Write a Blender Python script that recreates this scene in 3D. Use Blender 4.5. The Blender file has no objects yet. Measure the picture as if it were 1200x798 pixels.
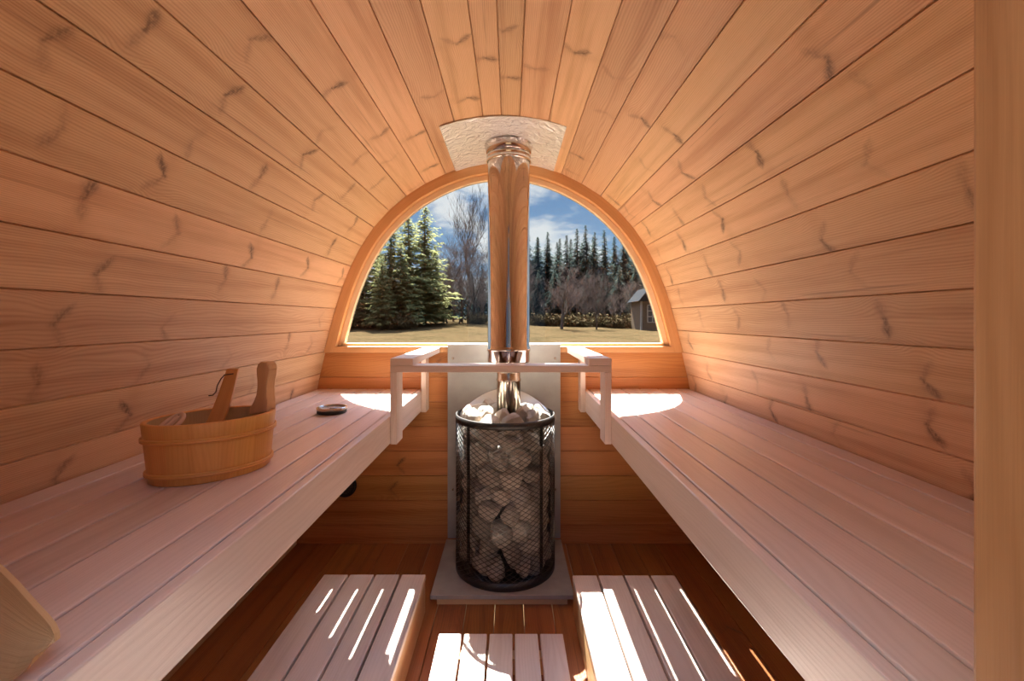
import bpy, math, random
from mathutils import Vector, Matrix, noise
C = bpy.context.scene
COL = C.collection
PI = math.pi
# ------------------------------------------------------------------ camera, world, sun, exposure
CAMX, CAMZ, F = 0.0355, 1.184, 528.0          # focal length in pixels of the 1200 wide frame
cd = bpy.data.cameras.new('camera'); cam = bpy.data.objects.new('camera', cd); COL.objects.link(cam)
cam.location = (CAMX, 0, CAMZ); cam.rotation_euler = (PI/2, 0, 0)
cd.sensor_width = 36; cd.lens = F/1200*36; cd.shift_x = 2/1200; cd.shift_y = -25/1200
cd.clip_start = 0.02; cd.clip_end = 600
C.camera = cam
C.view_settings.view_transform = 'Standard'; C.view_settings.look = 'None'
C.view_settings.gamma = 1; C.view_settings.use_curve_mapping = False
C.view_settings.exposure = 1.36
C.cycles.max_bounces = 14; C.cycles.diffuse_bounces = 8; C.cycles.glossy_bounces = 6
C.cycles.transparent_max_bounces = 16; C.cycles.caustics_reflective = True; C.cycles.blur_glossy = 0.3
C.cycles.sample_clamp_indirect = 6; C.cycles.use_denoising = True
SUN_T = Vector((0.105, -0.71, -1.0)).normalized()   # the way the light travels
SUN_STRENGTH = 52.0
SKY = 0.74
SKY_HIGH = 16.0
sl = bpy.data.lights.new('sun', 'SUN'); sl.energy = SUN_STRENGTH; sl.angle = math.radians(0.6); sl.color = (1, .965, .90)
so = bpy.data.objects.new('sun', sl); COL.objects.link(so); so.location = (-3, 14, 20)
so.rotation_euler = SUN_T.to_track_quat('-Z', 'Y').to_euler()

# ------------------------------------------------------------------ little node language
class NT:
    def __init__(s, nt): s.nt = nt
    def n(s, t, **k):
        x = s.nt.nodes.new(t)
        for a, b in k.items(): setattr(x, a, b)
        return x
    def put(s, sock, v):
        if isinstance(v, bpy.types.NodeSocket): s.nt.links.new(v, sock)
        else: sock.default_value = v
    def m(s, op, *a, clamp=False):
        x = s.n('ShaderNodeMath', operation=op, use_clamp=clamp)
        for i, v in enumerate(a): s.put(x.inputs[i], v)
        return x.outputs[0]
    def vec(s, x, y, z=0.0):
        c = s.n('ShaderNodeCombineXYZ')
        for i, v in enumerate((x, y, z)): s.put(c.inputs[i], v)
        return c.outputs[0]
    def noise(s, v, scale=1.0, detail=3.0, rough=.55, col=False, dist=0.0):
        x = s.n('ShaderNodeTexNoise'); s.put(x.inputs['Vector'], v)
        x.inputs['Scale'].default_value = scale; x.inputs['Detail'].default_value = detail
        x.inputs['Roughness'].default_value = rough; x.inputs['Distortion'].default_value = dist
        return x.outputs[1 if col else 0]
    def white(s, v):
        x = s.n('ShaderNodeTexWhiteNoise', noise_dimensions='3D'); s.put(x.inputs['Vector'], v)
        return x.outputs['Value']
    def ramp(s, f, a, b, lo=0.0, hi=1.0, smooth=True):
        x = s.n('ShaderNodeMapRange', interpolation_type='SMOOTHSTEP' if smooth else 'LINEAR')
        for i, v in enumerate((f, a, b, lo, hi)): s.put(x.inputs[i], v)
        return x.outputs[0]
    def mix(s, f, a, b, mode='MIX'):
        x = s.n('ShaderNodeMix', data_type='RGBA', blend_type=mode)
        s.put(x.inputs[0], f)
        for i, v in ((6, a), (7, b)):
            if isinstance(v, tuple) and len(v) == 3: v = v + (1,)
            s.put(x.inputs[i], v)
        return x.outputs[2]
    def gauss(s, x, w):     # exp(-(x/w)^2)
        q = s.m('DIVIDE', x, w)
        return s.m('POWER', 2.718, s.m('MULTIPLY', s.m('MULTIPLY', q, q), -1.0))

def newmat(name):
    m = bpy.data.materials.new(name); m.use_nodes = True
    b = m.node_tree.nodes['Principled BSDF']
    return m, NT(m.node_tree), b

def setbump(t, b, h, strength, dist=.002):
    x = t.n('ShaderNodeBump'); t.put(x.inputs['Height'], h)
    x.inputs['Strength'].default_value = strength; x.inputs['Distance'].default_value = dist
    t.put(b.inputs['Normal'], x.outputs[0])

def wood(name, light, dark, knots=0.0, knot=(.10, .05, .025), rough=.5, spec=.4, grain=1.0, vary=.12, cell=.34, coat=0.0, tint=None, bump=.35, freq=1.0):
    m, t, b = newmat(name)
    uv = t.n('ShaderNodeUVMap', uv_map='UVMap').outputs[0]
    sp = t.n('ShaderNodeSeparateXYZ'); t.put(sp.inputs[0], uv)
    u, v = sp.outputs[0], sp.outputs[1]
    bid = t.n('ShaderNodeAttribute', attribute_name='bid').outputs['Fac']
    r1 = t.white(t.vec(bid, 3.1, 0.0)); r2 = t.white(t.vec(bid, 7.7, 1.0)); r3 = t.white(t.vec(bid, 1.7, 5.0))
    uo = t.m('MULTIPLY_ADD', r1, 53.0, u)
    vo = t.m('MULTIPLY_ADD', r2, 31.0, v)
    warp = t.noise(t.vec(t.m('MULTIPLY', uo, 1.7), t.m('MULTIPLY', vo, 9.0)), 1.0, 2.0)
    phase = t.m('MULTIPLY_ADD', warp, 9.0, t.m('MULTIPLY', v, t.m('MULTIPLY_ADD', r3, 120.0*freq, 70.0*freq)))
    kn = None
    if knots > 0:
        cu = t.m('DIVIDE', uo, cell)
        ci = t.m('FLOOR', cu); fr = t.m('FRACT', cu)
        k1 = t.white(t.vec(ci, bid, 2.0)); k2 = t.white(t.vec(ci, bid, 9.0)); k3 = t.white(t.vec(ci, bid, 17.0)); k4 = t.white(t.vec(ci, bid, 23.0))
        pos = t.m('MULTIPLY_ADD', k1, .5, .25)
        wig = t.noise(t.vec(t.m('MULTIPLY', uo, 22.0), t.m('MULTIPLY', vo, 22.0)), 1.0, 3.0)
        du = t.m('ADD', t.m('MULTIPLY', t.m('SUBTRACT', fr, pos), cell), t.m('MULTIPLY', t.m('SUBTRACT', wig, .5), .022))
        dv = t.m('SUBTRACT', v, t.m('MULTIPLY', t.m('SUBTRACT', k2, .5), .05))
        adv = t.m('ABSOLUTE', dv)
        slope = t.m('MULTIPLY', t.m('SUBTRACT', k3, .5), 1.9)
        d = t.m('SUBTRACT', du, t.m('MULTIPLY', slope, adv))
        wdt = t.m('MULTIPLY_ADD', t.m('SINE', t.m('MULTIPLY', adv, 62.0)), .0115, .0022)
        arms = t.gauss(d, t.m('MAXIMUM', wdt, .002))
        arms = t.m('MULTIPLY', arms, t.ramp(adv, .056, .03))
        one = t.ramp(t.m('MULTIPLY', dv, t.m('SUBTRACT', k4, .5)), -.0006, .0006, .45, 1.0)
        arms = t.m('MULTIPLY', arms, one)
        core = t.m('MULTIPLY', t.gauss(du, .008), t.gauss(dv, .006))
        stren = t.ramp(k4, 1.0-knots, 1.0, .25, 1.0)
        stren = t.m('MULTIPLY', stren, t.ramp(k4, .98-knots, 1.0-knots, 0.0, 1.0))
        br = t.ramp(t.noise(t.vec(t.m('MULTIPLY', uo, 160.0), t.m('MULTIPLY', vo, 90.0)), 1.0, 2.0), .3, .62, .45, 1.0)
        kn = t.m('MULTIPLY', t.m('MULTIPLY', t.m('MAXIMUM', arms, core), stren), br, clamp=True)
        near = t.m('MULTIPLY', t.gauss(du, .05), stren)
        phase = t.m('ADD', phase, t.m('MULTIPLY', near, t.m('MULTIPLY', adv, 60.0)))
    ring = t.m('MULTIPLY_ADD', t.m('SINE', t.m('MULTIPLY', phase, 6.283)), .5, .5)
    ring = t.m('POWER', ring, 1.6)
    fib = t.noise(t.vec(t.m('MULTIPLY', uo, 9.0), t.m('MULTIPLY', vo, 520.0)), 1.0, 2.0)
    broad = t.noise(t.vec(t.m('MULTIPLY', uo, .9), t.m('MULTIPLY', vo, 22.0)), 1.0, 3.0)
    f = t.m('ADD', t.m('MULTIPLY', ring, .28*grain), t.m('ADD', t.m('MULTIPLY', t.m('SUBTRACT', fib, .5), .5*grain), t.ramp(broad, .42, .72, 0.0, .55)), clamp=True)
    col = t.mix(f, light, dark)
    gain = t.m('MULTIPLY_ADD', t.m('SUBTRACT', r3, .5), 2*vary, 1.0)
    hs = t.n('ShaderNodeHueSaturation'); t.put(hs.inputs['Color'], col); t.put(hs.inputs['Value'], gain)
    t.put(hs.inputs['Hue'], t.m('MULTIPLY_ADD', t.m('SUBTRACT', r2, .5), .012, .5))
    col = hs.outputs[0]
    if kn is not None:
        glow = t.m('MULTIPLY', t.m('MULTIPLY', near, t.gauss(t.m('MULTIPLY', du, 1.0), .03)), .22)
        col = t.mix(glow, col, dark)
        streak = t.noise(t.vec(t.m('MULTIPLY', uo, 1.1), t.m('MULTIPLY', vo, 60.0)), 1.0, 3.0)
        col = t.mix(t.ramp(streak, .64, .74, 0.0, .55), col, tuple(x*.55 for x in dark))
        col = t.mix(t.m('MULTIPLY', kn, .88), col, knot)
    t.put(b.inputs['Base Color'], col)
    t.put(b.inputs['Roughness'], t.m('MULTIPLY_ADD', fib, .12, rough-.06))
    b.inputs['Specular IOR Level'].default_value = spec
    b.inputs['Coat Weight'].default_value = coat; b.inputs['Coat Roughness'].default_value = .18
    setbump(t, b, t.m('ADD', t.m('MULTIPLY', ring, .5), fib), bump, .0008)
    return m

def plain(name, col, rough=.5, metal=0.0, spec=.5, nz=0.0, nscale=30.0, bump=0.0, col2=None):
    m, t, b = newmat(name)
    b.inputs['Roughness'].default_value = rough; b.inputs['Metallic'].default_value = metal
    b.inputs['Specular IOR Level'].default_value = spec
    co = t.n('ShaderNodeTexCoord').outputs['Object']
    n = t.noise(co, nscale, 4.0)
    if nz > 0: t.put(b.inputs['Base Color'], t.mix(t.ramp(n, .35, .68), col, col2 or tuple(x*(1-nz) for x in col)))
    else: b.inputs['Base Color'].default_value = tuple(col)+(1,)
    if bump: setbump(t, b, n, bump, .003)
    return m

# ------------------------------------------------------------------ world: blue sky with clouds, boosted high up, out of view, to light the cabin; dimmed behind
w = bpy.data.worlds.new('sky'); C.world = w; w.use_nodes = True
t = NT(w.node_tree); bg = w.node_tree.nodes['Background']
d = t.n('ShaderNodeTexCoord').outputs['Generated']
sp = t.n('ShaderNodeSeparateXYZ'); t.put(sp.inputs[0], d)
z = t.m('MAXIMUM', sp.outputs[2], 0.0)
base = t.mix(t.ramp(z, 0.0, .45), (.36, .56, .80), (.10, .24, .52))
q = t.m('ADD', z, .22)
cv = t.vec(t.m('DIVIDE', sp.outputs[0], q), t.m('DIVIDE', sp.outputs[1], q), t.m('MULTIPLY', z, 2.0))
cl = t.noise(cv, 1.9, 6.0, .58, dist=.3)
base = t.mix(t.ramp(cl, .45, .60), base, (.92, .93, .96))
high = t.ramp(z, .36, .75, 1.0, SKY_HIGH)
toward = t.ramp(t.m('MULTIPLY', sp.outputs[1], 1.0), -.3, .5, .2, 1.0)
t.put(bg.inputs['Color'], base)
t.put(bg.inputs['Strength'], t.m('MULTIPLY', t.m('MULTIPLY', high, SKY), toward))

# ------------------------------------------------------------------ mesh builder
class MB:
    def __init__(s): s.v = []; s.f = []; s.uv = []; s.b = []; s.sm = []
    def poly(s, pts, uvs, bid=0.0, smooth=False):
        i = len(s.v); s.v += [Vector(p) for p in pts]
        s.f.append(list(range(i, i+len(pts)))); s.uv.append(uvs); s.b.append(bid); s.sm.append(smooth)
    def grid(s, rows, closed=False, uvf=None, bid=0.0, smooth=True, flip=False):
        """rows of equal length joined by quads; closed wraps each row"""
        i0 = len(s.v); n = len(rows[0]); us = [0.0]
        for r in rows: s.v += [Vector(p) for p in r]
        for k in range(1, len(rows)):
            us.append(us[-1] + (Vector(rows[k][0])-Vector(rows[k-1][0])).length)
        vs = [0.0]
        for k in range(1, n+1):
            a, b = rows[0][k-1], rows[0][k % n]
            vs.append(vs[-1] + max((Vector(b)-Vector(a)).length, (Vector(rows[-1][k % n])-Vector(rows[-1][k-1])).length))
        mid = vs[-1]/2
        for a in range(len(rows)-1):
            for k in range(n if closed else n-1):
                k2 = (k+1) % n
                q = [i0+a*n+k, i0+a*n+k2, i0+(a+1)*n+k2, i0+(a+1)*n+k]
                uvq = [(us[a], vs[k]-mid), (us[a], vs[k+1]-mid), (us[a+1], vs[k+1]-mid), (us[a+1], vs[k]-mid)]
                if flip: q.reverse(); uvq.reverse()
                s.f.append(q); s.uv.append(uvq); s.b.append(bid); s.sm.append(smooth)
        return i0
    def cap(s, idx, bid=0.0, flip=False):
        idx = list(idx)
        if flip: idx.reverse()
        c = s.v[idx[0]]
        s.f.append(idx); s.uv.append([((s.v[i]-c).x, (s.v[i]-c).y+(s.v[i]-c).z) for i in idx]); s.b.append(bid); s.sm.append(False)
    def box(s, lo, hi, bid=None, axis=None, M=None):
        lo = Vector(lo); hi = Vector(hi); c = (lo+hi)/2; d = hi-lo
        if bid is None: bid = random.random()*90
        if axis is None: axis = max(range(3), key=lambda k: d[k])
        P = [Vector((x, y, z)) for x in (lo.x, hi.x) for y in (lo.y, hi.y) for z in (lo.z, hi.z)]
        F_ = [((0, 1, 3, 2), 0), ((4, 6, 7, 5), 0), ((0, 4, 5, 1), 1), ((2, 3, 7, 6), 1), ((0, 2, 6, 4), 2), ((1, 5, 7, 3), 2)]
        i = len(s.v); s.v += [(M @ p if M else p) for p in P]
        for q, ax in F_:
            if ax == axis:
                a, b_ = [k for k in range(3) if k != ax]
                uvs = [((P[j]-c)[a]*.3, (P[j]-c)[b_]) for j in q]
            else:
                o = [k for k in range(3) if k not in (ax, axis)][0]
                uvs = [(P[j][axis], (P[j]-c)[o]) for j in q]
            s.f.append([i+j for j in q]); s.uv.append(uvs); s.b.append(bid); s.sm.append(False)
    def tube(s, pts, r, n=8, closed=False, cap=True, bid=0.0, smooth=True, sx=1.0):
        pts = [Vector(p) for p in pts]; m = len(pts)
        rr = r if isinstance(r, (list, tuple)) else [r]*m
        rows = []; ref = None
        for k in range(m):
            a = pts[(k-1) % m] if (k > 0 or closed) else pts[k]
            b_ = pts[(k+1) % m] if (k < m-1 or closed) else pts[k]
            tg = (b_-a).normalized()
            if ref is None: ref = Vector((0, 0, 1)) if abs(tg.z) < .9 else Vector((1, 0, 0))
            x = (ref - tg*ref.dot(tg)).normalized(); y = tg.cross(x); ref = x
            rows.append([pts[k] + (x*math.cos(2*PI*j/n)*sx + y*math.sin(2*PI*j/n))*rr[k] for j in range(n)])
        if closed: rows.append(rows[0])
        i0 = s.grid(rows, closed=True, bid=bid, smooth=smooth, flip=False)
        if cap and not closed:
            s.cap([i0+j for j in range(n)], bid, flip=True); s.cap([i0+(m-1)*n+j for j in range(n)], bid)
    def lathe(s, prof, c, n=48, closed=False, smooth=True, bid=0.0, ex=(1.0, 1.0), rot=0.0, a0=0.0, a1=2*PI):
        c = Vector(c); full = abs(a1-a0-2*PI) < 1e-6; k = n if full else n+1
        rows = []
        for r, z in prof:
            row = []
            for j in range(k):
                a = a0+(a1-a0)*j/n
                x, y = r*ex[0]*math.cos(a), r*ex[1]*math.sin(a)
                row.append(c+Vector((x*math.cos(rot)-y*math.sin(rot), x*math.sin(rot)+y*math.cos(rot), z)))
            rows.append(row)
        if closed: rows.append(rows[0])
        return s.grid(rows, closed=full, smooth=smooth, bid=bid)
    def prism(s, poly, y0, y1, bid=0.0, plane='xz'):
        """outline extruded: poly in xz pushed along y, or in xy along z, or in yz along x"""
        f = {'xz': lambda a, b, c: Vector((a, c, b)), 'xy': lambda a, b, c: Vector((a, b, c)), 'yz': lambda a, b, c: Vector((c, a, b))}[plane]
        A = [f(a, b, y0) for a, b in poly]; B = [f(a, b, y1) for a, b in poly]
        n = len(poly); i = len(s.v); s.v += A+B
        cx = sum(p[0] for p in poly)/n
        s.f.append([i+k for k in range(n)]); s.uv.append([(p[1], p[0]-cx) for p in poly]); s.b.append(bid); s.sm.append(False)
        s.f.append([i+n+k for k in reversed(range(n))]); s.uv.append([(poly[k][1], poly[k][0]-cx) for k in reversed(range(n))]); s.b.append(bid); s.sm.append(False)
        L = 0
        for k in range(n):
            k2 = (k+1) % n; dl = math.dist(poly[k], poly[k2])
            s.f.append([i+k2, i+k, i+n+k, i+n+k2]); s.uv.append([(L+dl, 0), (L, 0), (L, y1-y0), (L+dl, y1-y0)]); s.b.append(bid); s.sm.append(False); L += dl
    def mesh(s, name, off):
        me = bpy.data.meshes.new(name)
        me.from_pydata([tuple(p-off) for p in s.v], [], s.f)
        uvl = me.uv_layers.new(name='UVMap')
        flat = [c for face in s.uv for q in face for c in q]
        uvl.data.foreach_set('uv', flat)
        at = me.attributes.new('bid', 'FLOAT', 'FACE'); at.data.foreach_set('value', s.b)
        me.polygons.foreach_set('use_smooth', s.sm)
        me.update()
        return me

ORG = {}
def recalc(me):
    import bmesh
    bm = bmesh.new(); bm.from_mesh(me); bmesh.ops.recalc_face_normals(bm, faces=bm.faces); bm.to_mesh(me); bm.free()
def obj(name, mb, mat, parent=None, loc=None, bevel=0.0, fix=True):
    off = ORG[parent.name] if parent else Vector(loc or (0, 0, 0))
    me = mb.mesh(name, off)
    if fix: recalc(me)
    me.materials.append(mat)
    o = bpy.data.objects.new(name, me); COL.objects.link(o)
    if parent: o.parent = parent
    else: o.location = off
    ORG[o.name] = off
    if bevel:
        b = o.modifiers.new('bevel', 'BEVEL'); b.width = bevel; b.segments = 2; b.limit_method = 'ANGLE'; b.angle_limit = math.radians(40)
    return o
def tag(o, label=None, cat=None, group=None, kind=None):
    if label: o['label'] = label
    if cat: o['category'] = cat
    if group: o['group'] = group
    if kind: o['kind'] = kind
    return o
def thing(name, label, cat, loc, group=None):
    o = bpy.data.objects.new(name, None); COL.objects.link(o); o.location = loc; o.empty_display_size = .05
    ORG[o.name] = Vector(loc); return tag(o, label, cat, group)
def struct(name, mb, mat, parent=None, **k):
    o = obj(name, mb, mat, parent, **k)
    if not parent: o['kind'] = 'structure'
    return o
def dup(root, label=None):
    r = root.copy(); COL.objects.link(r)
    for ch in list(root.children):
        c = ch.copy(); COL.objects.link(c); c.parent = r
        for g in list(ch.children):
            e = g.copy(); COL.objects.link(e); e.parent = c
    if label: r['label'] = label
    return r

# ------------------------------------------------------------------ materials
PINE = wood('knotty_pine', (.675, .415, .235), (.43, .22, .105), knots=.85, rough=.50, spec=.35, vary=.15, grain=1.45, freq=1.45)
ENDW = wood('bounce_warmed_pine', (.60, .255, .080), (.38, .125, .032), knots=.30, rough=.42, spec=.4, vary=.10, cell=.5)  # warm bounced light on the shaded end wall is put into this colour
FLOORW = wood('varnished_floor', (.36, .115, .030), (.16, .045, .012), knots=.45, rough=.30, spec=.5, vary=.2, cell=.5, coat=.35)
ASPEN = wood('pale_bench_wood', (.71, .555, .48), (.56, .40, .325), rough=.36, spec=.62, grain=.85, vary=.08, bump=.25, freq=.8, coat=.2)
FRAMEW = wood('window_frame_wood', (.64, .33, .14), (.50, .23, .085), rough=.5, grain=.6, vary=.03)
LIPW = wood('pale_window_lip', (.80, .58, .36), (.70, .46, .26), rough=.5, grain=.5, vary=.02)
JAMBW = wood('door_jamb_pine', (.43, .205, .085), (.30, .125, .045), rough=.42, grain=.8, vary=.0, freq=.4)
BUCKW = wood('bucket_wood', (.70, .33, .09), (.54, .22, .05), rough=.45, grain=.6, vary=.07)
BUCKIN = wood('bucket_inside_wood', (.50, .33, .15), (.42, .26, .11), rough=.55, grain=.4, vary=.05)
HANDW = wood('smooth_pale_wood', (.58, .35, .18), (.48, .27, .125), rough=.42, grain=.5, vary=.0)
STEEL = plain('polished_steel', (.52, .46, .42), rough=.07, metal=1.0)
STEEL2 = plain('heated_steel', (.62, .53, .44), rough=.17, metal=1.0, nz=.35, nscale=14.0)
BLACK = plain('black_iron', (.055, .05, .047), rough=.42, metal=.75)
WIRE = plain('dark_wire', (.10, .095, .09), rough=.33, metal=1.0)
STONEPANEL = plain('grey_cement_board', (.38, .365, .34), rough=.62, nz=.16, nscale=7.0, bump=.08)
SLABM = plain('slate_slab', (.36, .315, .28), rough=.45, nz=.2, nscale=9.0, bump=.06)
RUB = plain('black_plastic', (.015, .014, .014), rough=.5)
CORD = plain('brown_leather', (.09, .04, .02), rough=.7)
DIALM = plain('white_dial', (.78, .78, .76), rough=.4)
def alum():
    m, t, b = newmat('crumpled_aluminium')
    b.inputs['Base Color'].default_value = (.96, .98, 1.0, 1); b.inputs['Metallic'].default_value = .5; b.inputs['Roughness'].default_value = .16
    co = t.n('ShaderNodeTexCoord').outputs['Object']
    n = t.noise(co, 20.0, 3.0, .5, dist=1.5)
    setbump(t, b, n, 1.0, .014); return m
ALU = alum()
def rock():
    m, t, b = newmat('rough_grey_stone')
    co = t.n('ShaderNodeTexCoord').outputs['Object']
    ob = t.n('ShaderNodeObjectInfo').outputs['Random']
    n = t.noise(co, 28.0, 6.0, .7); n2 = t.noise(co, 90.0, 4.0, .7)
    c = t.mix(t.ramp(n, .3, .7), (.26, .215, .17), (.50, .42, .345))
    c = t.mix(t.ramp(n2, .55, .7, 0, .5), c, (.60, .53, .46))
    hs = t.n('ShaderNodeHueSaturation'); t.put(hs.inputs['Color'], c); t.put(hs.inputs['Value'], t.m('MULTIPLY_ADD', ob, .5, .75))
    t.put(b.inputs['Base Color'], hs.outputs[0]); b.inputs['Roughness'].default_value = .6
    setbump(t, b, t.m('ADD', n, t.m('MULTIPLY', n2, .4)), .8, .006); return m
ROCK = rock()
def glass():
    m = bpy.data.materials.new('window_glass'); m.use_nodes = True; t = NT(m.node_tree)
    nt = m.node_tree; nt.nodes.remove(nt.nodes['Principled BSDF']); out = nt.nodes['Material Output']
    tr = t.n('ShaderNodeBsdfTransparent'); tr.inputs[0].default_value = (.66, .68, .68, 1)
    gl = t.n('ShaderNodeBsdfGlossy'); gl.inputs['Roughness'].default_value = .01
    lw = t.n('ShaderNodeLayerWeight'); lw.inputs[0].default_value = .5
    fr = t.m('MULTIPLY_ADD', t.m('POWER', lw.outputs['Facing'], 5.0), .9, .03)
    mx = t.n('ShaderNodeMixShader'); t.put(mx.inputs[0], fr); t.put(mx.inputs[1], tr.outputs[0]); t.put(mx.inputs[2], gl.outputs[0])
    t.put(out.inputs[0], mx.outputs[0]); return m
GLASS = glass()
DIALGLASS = glass(); DIALGLASS.name = 'dial_glass'
[n_ for n_ in DIALGLASS.node_tree.nodes if n_.bl_idname == 'ShaderNodeMath' and n_.operation == 'MULTIPLY_ADD'][0].inputs[1].default_value = .25
DIALGLASS.node_tree.nodes['Transparent BSDF'].inputs[0].default_value = (.97, .97, .97, 1)
def grassmat():
    m, t, b = newmat('dry_grass')
    co = t.n('ShaderNodeTexCoord').outputs['Object']
    n = t.noise(co, .25, 5.0, .6); n2 = t.noise(co, 3.0, 5.0, .75)
    c = t.mix(t.ramp(n, .38, .62), (.037, .0235, .0125), (.020, .0145, .0075))
    c = t.mix(t.ramp(n2, .35, .7), c, (.050, .034, .0165))
    c = t.mix(t.ramp(n2, .62, .75, 0, .6), c, (.012, .009, .005))
    t.put(b.inputs['Base Color'], c); b.inputs['Roughness'].default_value = 1.0; b.inputs['Specular IOR Level'].default_value = 0.0
    setbump(t, b, n2, .8, .15); return m
GRASS = grassmat()
def leafy(name, a, b_, thin=False):
    m, t, b = newmat(name)
    co = t.n('ShaderNodeTexCoord').outputs['Object']; ob = t.n('ShaderNodeObjectInfo').outputs['Random']
    n = t.noise(co, 1.6, 3.0)
    hs = t.n('ShaderNodeHueSaturation'); t.put(hs.inputs['Color'], t.mix(t.ramp(n, .35, .65), a, b_)); t.put(hs.inputs['Value'], t.m('MULTIPLY_ADD', ob, .6, .7))
    t.put(b.inputs['Base Color'], hs.outputs[0]); b.inputs['Roughness'].default_value = .8; b.inputs['Specular IOR Level'].default_value = .15
    b.inputs['Specular IOR Level'].default_value = 0
    if thin:
        tl = t.n('ShaderNodeBsdfTranslucent'); t.put(tl.inputs[0], hs.outputs[0]); mx = t.n('ShaderNodeMixShader'); mx.inputs[0].default_value = .45
        t.put(mx.inputs[1], b.outputs[0]); t.put(mx.inputs[2], tl.outputs[0]); t.put(m.node_tree.nodes['Material Output'].inputs[0], mx.outputs[0])
    return m
SPRUCE = leafy('spruce_needles', (.036, .050, .046), (.052, .068, .056), True)
PINEN = leafy('pine_needles', (.125, .128, .052), (.18, .172, .08), True)
BARK = leafy('bark', (.055, .042, .034), (.085, .070, .060))
TWIG = leafy('bare_twigs', (.11, .082, .072), (.15, .115, .10))
BUSH = leafy('dry_bush', (.09, .062, .036), (.07, .055, .026))

# ------------------------------------------------------------------ arched profile of the cabin
CTRL = [(0, 2.004), (.15, 1.990), (.292, 1.947), (.42, 1.884), (.52, 1.818), (.61, 1.738), (.69, 1.645), (.762, 1.53), (.818, 1.41), (.868, 1.27), (.925, 1.06), (.978, .829), (1.035, .45), (1.09, 0.0), (1.097, -.06)]
def cr(p0, p1, p2, p3, t):
    return .5*((2*p1)+(-p0+p2)*t+(2*p0-5*p1+4*p2-p3)*t*t+(-p0+3*p1-3*p2+p3)*t*t*t)
PR = []
for k in range(len(CTRL)-1):
    a = CTRL[k-1] if k else (-CTRL[1][0], CTRL[1][1]); b = CTRL[k]; c = CTRL[k+1]; d_ = CTRL[min(k+2, len(CTRL)-1)]
    for j in range(10): PR.append(tuple(cr(a[i], b[i], c[i], d_[i], j/10) for i in (0, 1)))
PR.append(CTRL[-1])
SL = [0.0]
for k in range(1, len(PR)): SL.append(SL[-1]+math.dist(PR[k-1], PR[k]))
def prof(s):
    sg = 1 if s >= 0 else -1; s = min(abs(s), SL[-1]-1e-6)
    k = max(i for i in range(len(SL)-1) if SL[i] <= s); f = (s-SL[k])/(SL[k+1]-SL[k])
    return (sg*(PR[k][0]+(PR[k+1][0]-PR[k][0])*f), PR[k][1]+(PR[k+1][1]-PR[k][1])*f)
def pnorm(s):          # outward normal
    a = prof(s-.004); b = prof(s+.004)
    if s-.004 < 0 < s+.004 or abs(s) < .004: a = prof(-.004); b = prof(.004); 
    dx, dz = b[0]-a[0], b[1]-a[1]; L = math.hypot(dx, dz); return (-dz/L, dx/L)
def poff(s, o):
    p = prof(s); n = pnorm(s); return (p[0]+n[0]*o, p[1]+n[1]*o)
def halfw(zz):
    for k in range(len(PR)-1):
        if PR[k][1] >= zz >= PR[k+1][1]:
            f = (PR[k][1]-zz)/(PR[k][1]-PR[k+1][1]+1e-9); return PR[k][0]+(PR[k+1][0]-PR[k][0])*f
    return PR[-1][0]
def s_at(zz):
    for k in range(len(PR)-1):
        if PR[k][1] >= zz >= PR[k+1][1]: return SL[k]+(SL[k+1]-SL[k])*(PR[k][1]-zz)/(PR[k][1]-PR[k+1][1])
def s_old(zz): return min(range(len(PR)), key=lambda k: abs(PR[k][1]-zz) + (0 if k else 0)) and SL[min(range(len(PR)), key=lambda k: abs(PR[k][1]-zz))]

Y0, YB, YE = .342, 2.372, 2.417        # inner face of the door wall, inner face of the window wall, its outside
random.seed(5)
B = [0.0, .074]
while B[-1] < SL[-1]-.03: B.append(min(B[-1]+.118, SL[-1]))
bounds = [-x for x in reversed(B[1:])] + B
def shell(sa, sb):
    mb = MB()
    for k in range(len(bounds)-1):
        a, b = bounds[k], bounds[k+1]
        if a < sa-1e-6 or b > sb+1e-6: continue
        bid = random.random()*97; g = .0022
        n = pnorm((a+b)/2); pa = prof(a); pb = prof(b)
        tx, tz = (pb[0]-pa[0]), (pb[1]-pa[1]); L = math.hypot(tx, tz); tx /= L; tz /= L
        nn = (-tz, tx); nn = nn if nn[0]*n[0]+nn[1]*n[1] > 0 else (-nn[0], -nn[1])
        dep = .005
        oa = poff(a, .045); ob = poff(b, .045)
        sec = [oa, (pa[0]+nn[0]*dep, pa[1]+nn[1]*dep), (pa[0]+tx*g, pa[1]+tz*g), (pb[0]-tx*g, pb[1]-tz*g), (pb[0]+nn[0]*dep, pb[1]+nn[1]*dep), ob]
        w_ = [-L/2-.04, -L/2, -L/2+g, L/2-g, L/2, L/2+.04]
        y0, y1 = Y0-.10, YE
        for j in range(6):
            j2 = (j+1) % 6
            A, Bq = sec[j], sec[j2]
            va, vb = w_[j], (w_[j2] if j2 else w_[j]+.1)
            mb.poly([(A[0], y0, A[1]), (Bq[0], y0, Bq[1]), (Bq[0], y1, Bq[1]), (A[0], y1, A[1])], [(y0, va), (y0, vb), (y1, vb), (y1, va)], bid)
        for y in (y0, y1):
            pts = [(p[0], y, p[1]) for p in sec]; uv = [(p[0]*.2, p[1]) for p in sec]
            if y == y1: pts.reverse(); uv.reverse()
            mb.poly(pts, uv, bid)
    return mb
cut = B[9]
struct('wall_left', shell(-99, -cut), PINE, fix=False)
struct('ceiling', shell(-cut, cut), PINE, fix=False)
struct('wall_right', shell(cut, 99), PINE, fix=False)

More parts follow.
